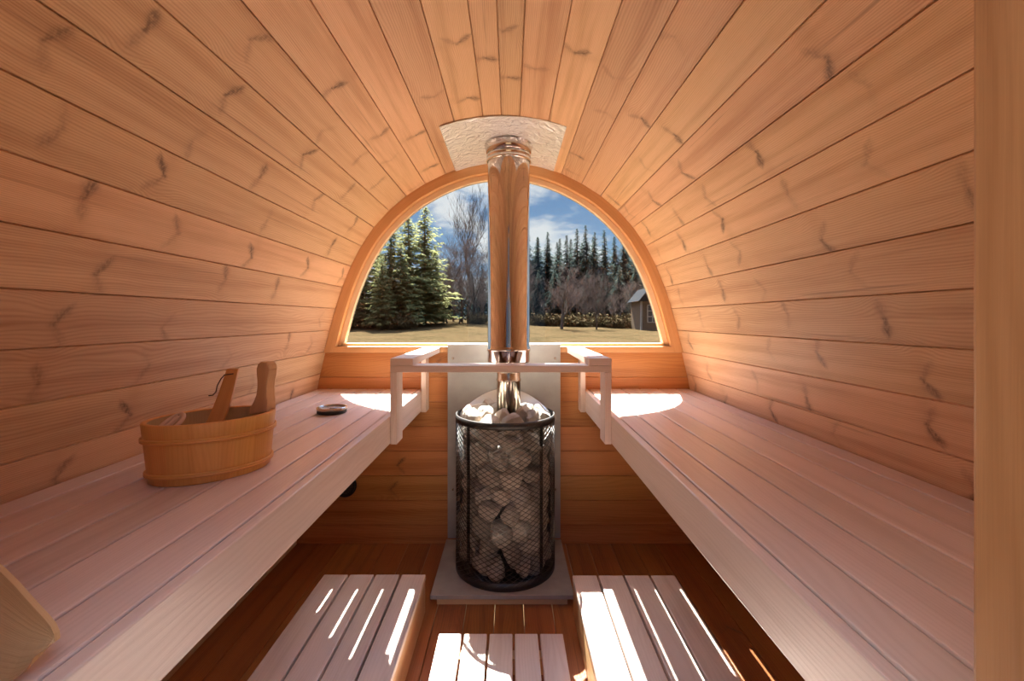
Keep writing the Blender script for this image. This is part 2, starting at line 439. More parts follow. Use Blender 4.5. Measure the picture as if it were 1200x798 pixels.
# floor: boards running away from the door
mb = MB(); x = -1.09
while x < 1.07:
    mb.box((x+.001, Y0-.10, -.03), (min(x+.118, 1.09)-.001, YE, 0), axis=1); x += .118
struct('floor', mb, FLOORW, bevel=.0015)
# window wall: horizontal boards up to the sill
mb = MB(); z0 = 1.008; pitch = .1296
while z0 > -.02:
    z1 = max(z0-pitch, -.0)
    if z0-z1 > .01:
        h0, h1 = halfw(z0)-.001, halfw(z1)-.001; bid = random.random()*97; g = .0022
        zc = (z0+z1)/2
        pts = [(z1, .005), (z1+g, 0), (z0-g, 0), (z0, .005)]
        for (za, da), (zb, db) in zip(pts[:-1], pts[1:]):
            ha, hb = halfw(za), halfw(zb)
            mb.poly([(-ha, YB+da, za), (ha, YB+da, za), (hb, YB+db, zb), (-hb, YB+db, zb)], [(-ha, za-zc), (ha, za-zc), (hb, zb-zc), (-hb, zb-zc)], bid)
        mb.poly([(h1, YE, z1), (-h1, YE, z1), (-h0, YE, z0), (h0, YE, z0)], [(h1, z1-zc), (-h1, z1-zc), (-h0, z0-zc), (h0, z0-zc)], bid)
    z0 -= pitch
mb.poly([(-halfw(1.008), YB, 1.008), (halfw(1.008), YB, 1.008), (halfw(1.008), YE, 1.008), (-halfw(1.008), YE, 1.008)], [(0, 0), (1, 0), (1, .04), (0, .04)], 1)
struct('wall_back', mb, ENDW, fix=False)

# half-moon window: ring, pale lip, sill, glass
SB = s_at(1.0085)
NS = 72
def arc(o, zmin=None):
    pts = []
    for k in range(NS+1):
        s = -SB+2*SB*k/NS; p = poff(s, o)
        pts.append((p[0], max(p[1], zmin) if zmin else p[1]))
    return pts
def ring(o0, o1, y0, y1, zmin=None):
    mb = MB(); A = arc(o0, zmin); Bp = arc(o1, zmin)
    rows = []
    for k in range(NS+1):
        a, b = A[k], Bp[k]
        rows.append([(a[0], y0, a[1]), (b[0], y0, b[1]), (b[0], y1, b[1]), (a[0], y1, a[1])])
    i0 = mb.grid(rows, closed=True, smooth=False, bid=4)
    mb.cap([i0+j for j in range(4)]); mb.cap([i0+NS*4+j for j in range(4)])
    return mb
win = bpy.data.objects.new('window_1', None); COL.objects.link(win); win.location = (0, YB, 1.008); win['kind'] = 'structure'; ORG['window_1'] = Vector((0, YB, 1.008))
mb = ring(.0, -.052, YB-.022, YE, 1.009)
mb.box((-halfw(1.01)+.001, YB-.0215, 1.0083), (halfw(1.01)-.001, YE, 1.041), axis=0, bid=4)
obj('window_frame', mb, FRAMEW, win, bevel=.003)
mb = ring(-.0525, -.080, YB+.012, YE+.004, 1.0415)
mb.box((-.862, YB+.012, 1.0415), (.862, YE+.004, 1.056), axis=0, bid=8)
obj('window_lip', mb, LIPW, win, bevel=.002)
A = [p for p in arc(-.074) if p[1] > 1.052]
mb = MB(); mb.prism([(A[0][0], 1.050)]+A+[(A[-1][0], 1.050)], YB+.030, YB+.034)
obj('glass_pane', mb, GLASS, win)

# door wall with its opening, which the camera looks through
DO = .385; DT = 1.86
mb = MB()
for sg in (-1, 1):
    zz = 0.0
    while zz < 1.98:
        z1 = min(zz+.1296, 1.99)
        hi0, hi1 = halfw(max(zz, 0)), halfw(z1)
        lo = DO+.045 if zz < DT+.04 else 0
        if z1 > 1.8: hi1 = min(hi1, halfw(z1-.001))
        bid = random.random()*90
        h = min(hi0, hi1)
        a0_, a1_ = hi0-.001, hi1-.001
        if a1_ > lo+.01:
            q = [(sg*lo, zz), (sg*a0_, zz), (sg*a1_, z1), (sg*lo, z1)]
            mb.prism(q, Y0-.045, Y0, bid)
            for k in (-6, -5): pass
        zz += .1296
struct('wall_front', mb, PINE)
dr = bpy.data.objects.new('door_1', None); COL.objects.link(dr); dr.location = (0, Y0, 0); dr['kind'] = 'structure'; ORG['door_1'] = Vector((0, Y0, 0))
for sg in (-1, 1):
    mb = MB(); mb.box((min(sg*DO, sg*(DO+.044)), Y0-.10, 0.001), (max(sg*DO, sg*(DO+.044)), Y0, DT), axis=2, bid=3+sg)
    obj('door_jamb', mb, JAMBW, dr, bevel=.004)
mb = MB(); mb.box((-DO-.044, Y0-.10, DT), (DO+.044, Y0, DT+.03), axis=0); obj('door_head', mb, JAMBW, dr, bevel=.004)

# ------------------------------------------------------------------ benches
BZ = CAMZ-.366
def bench(sg, label):
    r = thing('sauna_bench', label, 'bench', (sg*.7, (Y0+YB)/2, BZ-.105), 'long sauna benches along the side walls')
    ya, yb = Y0+.003, YB-.004
    mb = MB(); edges = [.443, .521, .618, .715, .812, .906]
    for k, e in enumerate(edges):
        e2 = edges[k+1] if k < 5 else halfw(BZ)-.006
        mb.box((min(sg*(e+.0026), sg*(e2-.0026)), ya, BZ-.026), (max(sg*(e+.0026), sg*(e2-.0026)), yb, BZ), axis=1)
    obj('seat_boards', mb, ASPEN, r, bevel=.003)
    mb = MB(); mb.box((min(sg*.418, sg*.4415), ya, BZ-.105), (max(sg*.418, sg*.4415), yb, BZ), axis=1)
    obj('apron', mb, ASPEN, r, bevel=.003)
    for y in (Y0+.15, (Y0+YB)/2, YB-.12):
        mb = MB(); mb.box((min(sg*.443, sg*.95), y, BZ-.085), (max(sg*.443, sg*.95), y+.045, BZ-.027), axis=0); obj('support_beam', mb, ASPEN, r)
    return r
bench(-1, 'long pale slatted bench along the left wall, holding the bucket')
bench(1, 'long pale slatted bench along the right wall, nothing standing on it')

# ------------------------------------------------------------------ foot platforms on the floor
def platform(x0, x1, y1, n, top, y0, label, name):
    r = thing(name, label, 'foot platform', ((x0+x1)/2, (y0+y1)/2, 0), 'slatted foot platforms on the floor')
    wd = (x1-x0)/n; gap = .008; mb = MB()
    for k in range(n): mb.box((x0+k*wd+gap/2, y0, top-.022), (x0+(k+1)*wd-gap/2, y1, top), axis=1)
    obj('slats', mb, ASPEN, r, bevel=.003)
    mb = MB()
    if top > .1:
        for xa in (x0+.006, x1-.026): mb.box((xa, y0+.02, 0), (xa+.02, y1-.002, top-.0225), axis=1)
        mb.box((x0+.026, y1-.022, 0), (x1-.026, y1-.002, top-.0225), axis=0); mb.box((x0+.026, y0+.02, 0), (x1-.026, y0+.04, top-.0225), axis=0)
        obj('side_frame', mb, HANDW, r, bevel=.002)
    else:
        for ya in (y0+.06, (y0+y1)/2, y1-.09):
            mb = MB(); mb.box((x0+.01, ya, 0), (x1-.01, ya+.04, top-.0225), axis=0); obj('cross_batten', mb, HANDW, r)
platform(-.722, -.302, 1.824, 4, .151, .95, 'raised slatted step left of the stove, streaked by sun', 'foot_platform')
platform(.282, .702, 1.818, 4, .151, .95, 'raised slatted step right of the stove with broad sunlit band', 'foot_platform')
platform(-.220, .225, 1.59, 5, .075, .72, 'low five-slat duckboard in the middle in front of the stove', 'duckboard')

# ------------------------------------------------------------------ hearth, panel, stove
SX, SY, SR = 0.012, 2.105, .228
HT = .046
r = thing('hearth_base', 'grey stone hearth slab on thin wooden strips under the stove', 'hearth', (SX, 2.1, 0))
HX0, HX1, HY0 = -.295, .298, 1.857
mb = MB(); mb.box((HX0, HY0, HT-.018), (HX1, YB-.04, HT)); obj('stone_slab', mb, SLABM, r, bevel=.002)
mb = MB(); mb.box((HX0+.025, HY0+.012, 0), (HX1-.025, YB-.05, HT-.0185), axis=0); obj('wooden_base', mb, HANDW, r, bevel=.002)
r = thing('heat_panel', 'tall grey cement panel standing behind the stove below the window', 'panel', (SX, YB-.02, HT))
mb = MB(); mb.box((-.290, YB-.032, HT), (.296, YB-.020, CAMZ-.131)); obj('cement_board', mb, STONEPANEL, r, bevel=.001)
for zz in (.25, .85):
    for xx in (-.25, .25):
        mb = MB(); mb.lathe([(0, -.0), (.012, 0), (.012, .019), (0, .019)], (0, 0, 0), 12)
        M = Matrix.Translation((xx, YB-.001, zz)) @ Matrix.Rotation(PI/2, 4, 'X')
        mb.v = [M @ p for p in mb.v]; obj('spacer', mb, STEEL2, r)
for zz in (.30, .98):
    for xx in (-.262, .268):
        mb = MB(); mb.lathe([(0, 0), (.006, 0), (.005, .003), (0, .003)], (0, 0, 0), 12)
        M = Matrix.Translation((xx, YB-.032, zz)) @ Matrix.Rotation(PI/2, 4, 'X')
        mb.v = [M @ p for p in mb.v]; obj('screw', mb, STEEL2, r)

ST0, ST1 = HT, CAMZ-.435
st = thing('sauna_stove', 'round black wire mesh sauna stove filled with stones', 'stove', (SX, SY, ST0))
cx = (SX, SY, 0)
mb = MB(); mb.lathe([(SR-.004, ST1-.03), (SR+.002, ST1-.03), (SR+.002, ST1), (SR-.004, ST1)], cx, 72, closed=True); obj('top_ring', mb, BLACK, st)
mb = MB(); mb.lathe([(SR-.004, ST0), (SR+.002, ST0), (SR+.002, ST0+.035), (SR-.004, ST0+.035)], cx, 72, closed=True); obj('bottom_ring', mb, BLACK, st)
mb = MB(); mb.lathe([(0, ST0+.002), (SR-.006, ST0+.002), (SR-.006, ST0+.008), (0, ST0+.008)], cx, 48); obj('base_plate', mb, BLACK, st)
for k in range(4):                                   # flat uprights inside the mesh
    a = 2*PI*(k+.5)/4
    mb = MB(); M = Matrix.Translation((SX, SY, 0)) @ Matrix.Rotation(a, 4, 'Z')
    mb.box((SR-.0065, -.009, ST0+.01), (SR-.0045, .009, ST1-.004), M=M); obj('upright', mb, BLACK, st)
mb = MB(); NW = 40; H0, H1 = ST0+.02, ST1-.012
turns = (H1-H0)/.021*(2*PI/NW)
for hand in (-1, 1):
    for k in range(NW):
        a0 = 2*PI*k/NW; pts = []; n = 60
        for j in range(n+1):
            a = a0+hand*turns*j/n; rr = SR + (.0011 if hand > 0 else -.0011)
            pts.append((SX+rr*math.cos(a), SY+rr*math.sin(a), H0+(H1-H0)*j/n))
        mb.tube(pts, .0014, 4, cap=False, smooth=False)
obj('wire_mesh', mb, WIRE, st, fix=False)
mb = MB(); mb.lathe([(.0, ST1-.10), (.08, ST1-.10), (.095, ST1-.13), (.095, ST0+.01)], cx, 40); obj('fire_chamber', mb, BLACK, st)
# curved steel guard rising behind the stones
mb = MB(); rows = []
for rr in (SR-.013, SR-.011):
    low = []; high = []
    for j in range(41):
        a = math.radians(8)+math.radians(164)*j/40
        zt = ST1-.012 + .090*max(0, math.sin(a))**2.0
        low.append((SX+rr*math.cos(a), SY+rr*math.sin(a), ST0+.02)); high.append((SX+rr*math.cos(a), SY+rr*math.sin(a), zt))
    rows += [low, high] if rr < SR-.012 else [high, low]
mb.grid(rows, smooth=True); obj('rear_heat_guard', mb, plain('brushed_steel', (.62, .60, .57), rough=.28, metal=1.0), st)

# stones: six shapes copied round the basket
def stone_mesh(seed, name):
    import bmesh
    rnd = random.Random(seed); bm = bmesh.new(); bmesh.ops.create_icosphere(bm, subdivisions=3, radius=1)
    planes = []
    for k in range(15):
        n = Vector((rnd.gauss(0, 1), rnd.gauss(0, 1), rnd.gauss(0, 1))).normalized(); planes.append((n, rnd.uniform(.60, .88)))
    sc = Vector((rnd.uniform(.9, 1.2), rnd.uniform(.75, 1.0), rnd.uniform(.7, .95)))
    for v in bm.verts:
        p = v.co.copy()
        for n, dd in planes:
            q_ = p.dot(n)
            if q_ > dd: p -= n*(q_-dd)
        p += v.co*noise.noise(v.co*2.5+Vector((seed, 0, 0)))*.07
        v.co = Vector((p.x*sc.x, p.y*sc.y, p.z*sc.z))
    me = bpy.data.meshes.new(name); bm.to_mesh(me); bm.free(); me.materials.append(ROCK); return me
SM = [stone_mesh(11+k*7, 'sauna_stone') for k in range(7)]
random.seed(21)
def stone(x, y, z, s, label, group, rot=None):
    o = bpy.data.objects.new('sauna_stone', random.choice(SM)); COL.objects.link(o); o.location = (x, y, z)
    o.scale = (s*random.uniform(.9, 1.15), s*random.uniform(.9, 1.1), s*random.uniform(.9, 1.15)); o.rotation_euler = rot or (random.random()*6, random.random()*6, random.random()*6)
    tag(o, label, 'stone', group)
zz = ST0+.060; lay = 0
while zz < ST1-.028:
    n = 11
    for k in range(n):
        a = 2*PI*(k+.5*(lay % 2))/n + random.uniform(-.06, .06)
        if 60 < (math.degrees(a) % 360) < 120: continue
        s = random.uniform(.056, .070); rr = SR-.010-s*.90
        stone(SX+rr*math.cos(a), SY+rr*math.sin(a), zz+random.uniform(-.012, .012), s, 'rough stone packed behind the wire mesh of the stove', 'stones packed inside the stove mesh')
    zz += .080; lay += 1
for rr, n, zo, s0 in ((.168, 11, -.020, .054), (.105, 7, -.004, .052)):
    for k in range(n):
        a = 2*PI*(k+random.uniform(-.2, .2))/n+.3
        stone(SX+rr*math.cos(a), SY+rr*math.sin(a), ST1+zo+random.uniform(-.008, .012), s0*random.uniform(.85, 1.1), 'pale grey stone heaped on top of the stove round the flue', 'stones heaped on top of the stove')

# chimney
ch = thing('chimney_pipe', 'shiny steel chimney rising from the stove through the ceiling plate', 'chimney', (SX, SY, ST1-.05))
PX, PY = .028, 2.105; c0 = (PX, PY, 0)
ZT = 1.990
mb = MB(); mb.lathe([(.0, ST1-.1), (.055, ST1-.1), (.055, .895), (.0575, .898), (.0575, .906), (.055, .909), (.055, 1.0)], c0, 48); obj('flue_pipe', mb, STEEL2, ch)
mb = MB(); mb.lathe([(.0555, .937), (.059, .939), (.059, .948), (.0555, .950)], c0, 48, closed=True); obj('pipe_clamp', mb, STEEL2, ch)
mb = MB(); mb.lathe([(.0, .985), (.097, .985), (.099, .99), (.099, 1.035), (.1015, 1.038), (.1015, 1.05), (.099, 1.053), (.099, 1.062), (.0975, 1.066), (.0975, ZT-.0)], c0, 80); obj('insulated_pipe', mb, STEEL, ch)
mb = MB(); mb.lathe([(.098, 1.912), (.1035, 1.914), (.1035, 1.922), (.101, 1.925), (.101, 1.933), (.1035, 1.936), (.1035, 1.944), (.098, 1.946)], c0, 80, closed=True); obj('locking_band', mb, STEEL, ch)
mb = MB(); mb.lathe([(.0985, 1.947), (.101, 1.947), (.114, 1.992), (.112, 1.992)], c0, 80, closed=True); obj('pipe_reflection_cone', mb, STEEL, ch)  # added cone imitating the pipe's widening reflection in the ceiling plate
mb = MB(); mb.box((PX-.0035, PY-.1005, 1.07), (PX+.0035, PY-.0965, 1.91)); obj('pipe_seam', mb, STEEL, ch, bevel=.0012)
mb = MB(); mb.box((PX-.0035, PY-.1005, .992), (PX+.0035, PY-.0965, 1.034)); obj('pipe_seam', mb, STEEL, ch, bevel=.0012)

# plate on the ceiling
mb = MB(); rows = []
N = 24; sA, sB = -.262, .262
for o in (-.004, -.0065):
    for y in ((1.807, YB-.024) if o == -.004 else (YB-.024, 1.807)):
        rows.append([(poff(sA+(sB-sA)*k/N, o)[0]+.006, y, poff(sA+(sB-sA)*k/N, o)[1]) for k in range(N+1)])
rows.append(rows[0]); mb.grid(rows, smooth=False)
o = obj('ceiling_plate', mb, ALU, loc=(0, 2.09, 1.99)); tag(o, 'square crumpled aluminium plate on the ceiling around the chimney', 'metal plate')

# railing round the stove
rl = thing('guard_rail', 'pale wooden railing around three sides of the stove', 'railing', (0, 1.72, BZ-.1))
RZ = CAMZ-.148; RF = 1.70
mb = MB(); mb.box((-.418, RF, RZ-.053), (.418, RF+.095, RZ-.0275), axis=0); obj('crossbar', mb, ASPEN, rl, bevel=.002)
for sg in (-1, 1):
    mb = MB(); mb.box((min(sg*.418, sg*.332), RF, RZ-.027), (max(sg*.418, sg*.332), YB-.002, RZ), axis=1); obj('arm_board', mb, ASPEN, rl, bevel=.002)
    a, b = sorted((sg*.4175, sg*.3925))
    mb = MB(); mb.box((a, RF, BZ-.107), (b, RF+.09, RZ-.0535), axis=2); obj('post', mb, ASPEN, rl, bevel=.002)
    mb = MB(); mb.box((a, YB-.085, BZ-.107), (b, YB-.003, RZ-.0275), axis=2); obj('post', mb, ASPEN, rl, bevel=.002)

# black round vent low on the window wall
vn = thing('air_vent', 'round black perforated vent low on the far wall under left bench', 'vent', (-.835, YB, .31))
mb = MB(); mb.lathe([(0, 0), (.062, 0), (.062, .006), (.056, .012), (.050, .012), (.046, .006), (0, .006)], (0, 0, 0), 40)
M = Matrix.Translation((-.835, YB, .31)) @ Matrix.Rotation(PI/2, 4, 'X'); mb.v = [M @ p for p in mb.v]; obj('vent_ring', mb, RUB, vn)
mb = MB()
for i in range(-7, 8):
    for j in range(-7, 8):
        px_, pz_ = i*.0068+(j % 2)*.0034, j*.0060
        if math.hypot(px_, pz_) < .045: mb.tube([(-.835+px_, YB-.006, .31+pz_), (-.835+px_, YB-.0085, .31+pz_)], .0022, 6, smooth=False)
obj('perforated_screen', mb, plain('vent_screen', (.07, .06, .055), rough=.3), vn)

# ------------------------------------------------------------------ oval bucket with its ladle
BX, BY, BR = -.680, 1.085, math.radians(45)
RA, RB_, BH = .137, .102, .136
bk = thing('sauna_bucket', 'oval amber wooden bucket with upright handle stave on left bench', 'bucket', (BX, BY, BZ))
def ov(f, z): return [f*RA, f*RB_, z]
def oval_rows(prof_, n=72):
    rows = []
    for f, z in prof_:
        row = []
        for j in range(n):
            a = 2*PI*j/n; x_, y_ = f[0]*math.cos(a), f[1]*math.sin(a)
            row.append((BX+x_*math.cos(BR)-y_*math.sin(BR), BY+x_*math.sin(BR)+y_*math.cos(BR), BZ+z))
        rows.append(row)
    return rows
def e(d_, k=0.0): return (RA-.013*(1-k)+d_, RB_-.011*(1-k)+d_)     # k = 0 at the foot, 1 at the rim
mb = MB()
n = 72; rows = oval_rows([(e(-.004, 0), .0005), (e(0, 0), .004), (e(0, .25), .035), (e(0, .5), .07), (e(0, .8), .11), (e(0, 1), BH-.002), (e(-.002, 1), BH), (e(-.010, 1), BH), (e(-.012, 1), BH-.002)])
i0 = mb.grid(rows, closed=True, smooth=True)
# stave pattern: uv across (u) up the stave, one board id for each stave
for k, f_ in enumerate(mb.f):
    j = k % n; mb.b[k] = (j//4)*1.37+2
    a = k//n; zs = [rows[a][0][2], rows[a][0][2], rows[a+1][0][2], rows[a+1][0][2]]
    mb.uv[k] = [(zs[0], (j % 4-2)*.009), (zs[1], (j % 4-1)*.009), (zs[2], (j % 4-1)*.009), (zs[3], (j % 4-2)*.009)]
obj('staves', mb, BUCKW, bk)
mb = MB(); rows = oval_rows([(e(-.012, 1), BH-.002), (e(-.012, .3), .03), (e(-.012, .1), .014), ((.001, .001), .014)]); mb.grid(rows, closed=True)
obj('inner_lining', mb, BUCKIN, bk)
def hoop(z_, k, rr, tw=.0):
    mb = MB()
    for ph in (0, PI):
        pts = []
        for j in range(96):
            a = 2*PI*j/96; ex, ey = e(.0015, k); tws = rr*.55
            ox = tws*math.cos(a*9+ph); oz = tws*math.sin(a*9+ph)*0
            x_, y_ = (ex+.001)*math.cos(a), (ey+.001)*math.sin(a)
            pts.append((BX+x_*math.cos(BR)-y_*math.sin(BR), BY+x_*math.sin(BR)+y_*math.cos(BR), BZ+z_+(rr*.55 if ph else -rr*.55)+.0015*math.sin(a*2)))
        mb.tube(pts, rr*.75, 8, closed=True, bid=ph)
    obj('hoop', mb, BUCKW, bk)
hoop(.098, .72, .0042); hoop(.022, .16, .0042)
# handle stave at the far end of the oval: outline in (across, up), bent to the end of the bucket
ux, uy = math.cos(BR), math.sin(BR)
def stave_handle():
    out = [(-.042, .118), (-.043, .134), (-.036, .142), (-.027, .155), (-.020, .170), (-.018, .190), (-.019, .208), (-.023, .224), (-.0245, .238), (-.020, .249), (-.010, .256)]
    out = [(max(a, -.0245), max(b, .131)) for a, b in out] + [(-a, b) for a, b in reversed(out)]
    out = [q_ for k_, q_ in enumerate(out) if k_ == 0 or math.dist(q_, out[k_-1]) > 1e-4]
    mb = MB(); M = Matrix(((-uy, ux, 0, BX+ux*(RA-.024)), (ux, uy, 0, BY+uy*(RA-.024)), (0, 0, 1, BZ), (0, 0, 0, 1)))
    # local x = across, local y = outward
    mb.prism([(a, b) for a, b in out], -.012, .014, bid=33); 
    ra = math.radians(-20)
    mb.v = [M @ Vector((p.x*math.cos(ra)-p.y*math.sin(ra), p.x*math.sin(ra)+p.y*math.cos(ra) + (.006*max(0, (p.z-.13))/.12), p.z)) for p in mb.v]
    return mb
o = obj('handle_stave', stave_handle(), wood('light_handle_wood', (.74, .47, .26), (.62, .36, .18), rough=.42, grain=.5, vary=.0), bk, bevel=.007); o['label'] = 'upright rounded handle rising from the rim'
# pale ring handle with its dowel at the near end
mb = MB(); cxh, cyh = BX-ux*(RA-.052), BY-uy*(RA-.052)
M = Matrix.Translation((cxh, cyh, BZ+BH-.012)) @ Matrix.Rotation(BR+.3, 4, 'Z') @ Matrix.Rotation(math.radians(-38), 4, 'Y')
mb.tube([M @ Vector((.034*math.cos(2*PI*j/32), .026*math.sin(2*PI*j/32), 0)) for j in range(32)], .0048, 10, closed=True)
mb.tube([M @ Vector((-.034, -.002, 0)), M @ Vector((.033, -.002, 0))], .0035, 8)
mb.tube([M @ Vector((-.030, .009, 0)), M @ Vector((.030, .009, 0))], .0028, 8)
obj('ring_handle', mb, plain('pale_cord', (.66, .45, .32), rough=.6), bk)

ld = thing('wooden_ladle', 'wooden ladle standing in the oval bucket with a leather cord', 'ladle', (-.675, 1.085, BZ+.02))
path = [(-.715, 1.045, .022), (-.700, 1.062, .07), (-.683, 1.083, .125), (-.668, 1.100, .18), (-.652, 1.118, .243)]
mb = MB(); rows = []
wd = [.014, .017, .018, .016, .013]
side = Vector((-.78, .42, 0)).normalized(); side2 = Vector((.45, .80, .0)).normalized()
fw = Vector((.95, -.20, .20)).normalized()
sd = Vector((.25, .95, 0)).normalized()
fine = []
for k in range(4):
    for j in range(5):
        f_ = j/5; fine.append((Vector(path[k]).lerp(Vector(path[k+1]), f_), wd[k]+(wd[k+1]-wd[k])*f_))
fine.append((Vector(path[4]), wd[4]))
for i_, (p, ww) in enumerate(fine):
    t_ = i_/(len(fine)-1); bow = Vector((-.012*math.sin(PI*t_)*-1, 0, 0))
    P_ = p+bow+Vector((0, 0, BZ)); ax = Vector((-.92, -.25, 0)).normalized(); ay = Vector((.28, -.96, 0)).normalized()
    rows.append([P_+ax*ww+ay*.008, P_+ax*ww-ay*.008, P_-ax*ww-ay*.008, P_-ax*ww+ay*.008])
i0 = mb.grid(rows, closed=True, smooth=False, bid=12); mb.cap([i0+j for j in range(4)]); mb.cap([i0+(len(rows)-1)*4+j for j in range(4)])
obj('ladle_handle', mb, BUCKW, ld, bevel=.002)
mb = MB(); c_ = (-.722, 1.040, BZ+.015)
mb.lathe([(.002, .002), (.024, .003), (.032, .016), (.034, .040), (.031, .040), (.028, .018), (.020, .008), (.002, .007)], c_, 28); obj('ladle_bowl', mb, BUCKW, ld)
mb = MB(); tp = Vector((-.655, 1.108, BZ+.228))
mb.tube([tp+Vector(p) for p in ((.010, 0, .004), (-.006, -.010, .002), (-.016, -.008, -.008), (-.026, -.006, -.024), (-.030, -.005, -.040), (-.037, -.006, -.048), (-.047, -.006, -.049))], .0014, 6)
obj('leather_cord', mb, CORD, ld)

# thermometer lying on the bench
tx, ty = -.661, 1.76
th = thing('thermometer', 'small round dial thermometer lying flat on the left bench', 'thermometer', (tx, ty, BZ))
ct = (tx, ty, BZ)
mb = MB(); mb.lathe([(0, 0.0005), (.052, 0.0005), (.055, .003), (.055, .014), (.052, .015), (0, .015)], ct, 48); obj('case', mb, RUB, th)
mb = MB(); mb.lathe([(.050, .0145), (.0565, .0145), (.0575, .018), (.0565, .024), (.052, .0255), (.049, .0235), (.049, .0155)], ct, 48, closed=True); obj('bezel', mb, STEEL2, th)
mb = MB(); mb.lathe([(0, .0165), (.0485, .0165), (.0485, .0155), (0, .0155)], ct, 40); dl = obj('dial', mb, DIALM, th)
mb = MB()
for k in range(24):
    a = math.radians(-225+270*k/23); rr0 = .036 if k % 4 else .032
    p0 = Vector((math.cos(a), math.sin(a), 0))
    pr = Vector((-p0.y, p0.x, 0))*.0006
    A_ = Vector(ct)+Vector((0, 0, .0169))
    mb.poly([A_+p0*rr0-pr, A_+p0*.042-pr, A_+p0*.042+pr, A_+p0*rr0+pr], [(0, 0)]*4)
obj('scale_marks', mb, RUB, dl, fix=False)
mb = MB(); A_ = Vector(ct)+Vector((0, 0, .0176)); mb.tube([A_+Vector((-.008, -.004, 0)), A_+Vector((.030, .015, 0))], [.0014, .0004], 6); obj('needle', mb, RUB, th)
mb = MB(); mb.lathe([(0, .0235), (.0488, .0235), (.0488, .0225), (0, .0225)], ct, 40); obj('cover_glass', mb, DIALGLASS, th)

# curved wooden piece at lower left
def pl(pts, x):
    for (xa, za), (xb, zb) in zip(pts[:-1], pts[1:]):
        if xa <= x <= xb: return za+(zb-za)*(x-xa)/(xb-xa)
    return pts[-1][1]
TOPC = [(-.70, .150), (-.60, .138), (-.508, .085), (-.458, .048), (-.450, .041), (-.445, .034), (-.443, .027)]
BOTC = [(-.70, .030), (-.60, .010), (-.54, .002), (-.500, .0005), (-.470, .001), (-.456, .008), (-.447, .018), (-.443, .0265)]
hr = MB(); rows = []
XS = [-.70+.02*k for k in range(11)]+[-.49, -.48, -.47, -.463, -.458, -.454, -.450, -.447, -.445, -.4435, -.443]
for x_ in XS:
    lo, hi = pl(BOTC, x_), pl(TOPC, x_); row = []
    for side_ in (0, 1):
        for j in range(9):
            f_ = j/8 if side_ == 0 else 1-j/8
            z_ = lo+(hi-lo)*f_
            row.append((x_, .470 + .030*(z_/.12)**1.5 - .020*(1-f_)**3 + (.006 if side_ else 0), BZ+z_))
    rows.append(row)
hr.grid(rows, closed=True, smooth=False, bid=5); hr.cap([(len(rows)-1)*18+j for j in range(18)]); hr.cap(range(18))
o = obj('wooden_headrest', hr, HANDW, loc=(-.66, .5, BZ), bevel=.0012); tag(o, 'pale curved wooden headrest with rounded corner lying on the left bench, nearest object', 'headrest')

# ------------------------------------------------------------------ outside
def gz(x, y):
    k = max(0, min(1, (y-22)/45)); k = k*k*(3-2*k)
    side_ = max(-1.2, min(1.2, -(x-6)/26))
    z_ = -.32 + k*(.75+side_*.95)+.05*noise.noise(Vector((x*.15, y*.15, 0)))*min(1, max(0, (y-4)/10))
    if y < 4: z_ = -.32
    return z_
mb = MB(); ys = [-14, -6, 0, 4, 8, 12, 16, 20]+[22+2*k for k in range(36)]+[110, 140, 200]; xs = [-160, -110, -80]+[-60+2.5*k for k in range(49)]+[80, 110, 160]
mb.grid([[(x_, y_, gz(x_, y_)) for x_ in xs] for y_ in ys], smooth=True, flip=True)
o = struct('ground', mb, GRASS); 

def conifer(seed, H, R, mat, dens=1.0, name='spruce_tree', z0=.08, droop=.35, leaf=.16, power=1.0):
    rnd = random.Random(seed); root = bpy.data.objects.new(name, None); COL.objects.link(root); ORG[root.name] = Vector((0, 0, 0))
    mb = MB(); mb.tube([(0, 0, -.4), (0.02*H, 0, H*.5), (0, 0, H)], [H*.018, H*.011, .02], 6); obj('trunk', mb, BARK, root, fix=False)
    mb = MB(); n = int(H*11*dens)
    for k in range(n):
        f_ = (k+rnd.random())/n; z_ = H*(z0+(1-z0)*f_)
        L = R*((1-f_)**power)*rnd.uniform(.5, 1.2)+.12
        a = rnd.random()*2*PI; ca, sa = math.cos(a), math.sin(a)
        m_ = max(3, int(L/leaf*1.5))
        for j in range(m_):
            q_ = (j+.6)/m_; r_ = L*q_; zz_ = z_-droop*L*q_*q_+.05*L*math.sin(q_*3)
            for sgn in (-1, 1):
                s_ = leaf*rnd.uniform(1.2, 2.8)*(1.15-q_*.5)*(.4+.6*(1-f_)); sd_ = rnd.uniform(.2, 1.0)*sgn
                c = Vector((ca*r_-sa*sd_*s_*.6, sa*r_+ca*sd_*s_*.6, zz_+rnd.uniform(-.1, .1)))
                d1 = Vector((ca+rnd.uniform(-.5, .5)-sa*sd_, sa+rnd.uniform(-.5, .5)+ca*sd_, rnd.uniform(-.7, .15))).normalized()*s_
                d2 = d1.cross(Vector((rnd.uniform(-.6, .6), rnd.uniform(-.6, .6), 1))).normalized()*s_*.38
                mb.poly([c-d1*.4, c+d2, c+d1, c-d2], [(0, 0), (1, 0), (1, 1), (0, 1)])
    obj('foliage', mb, mat, root, fix=False)
    return root
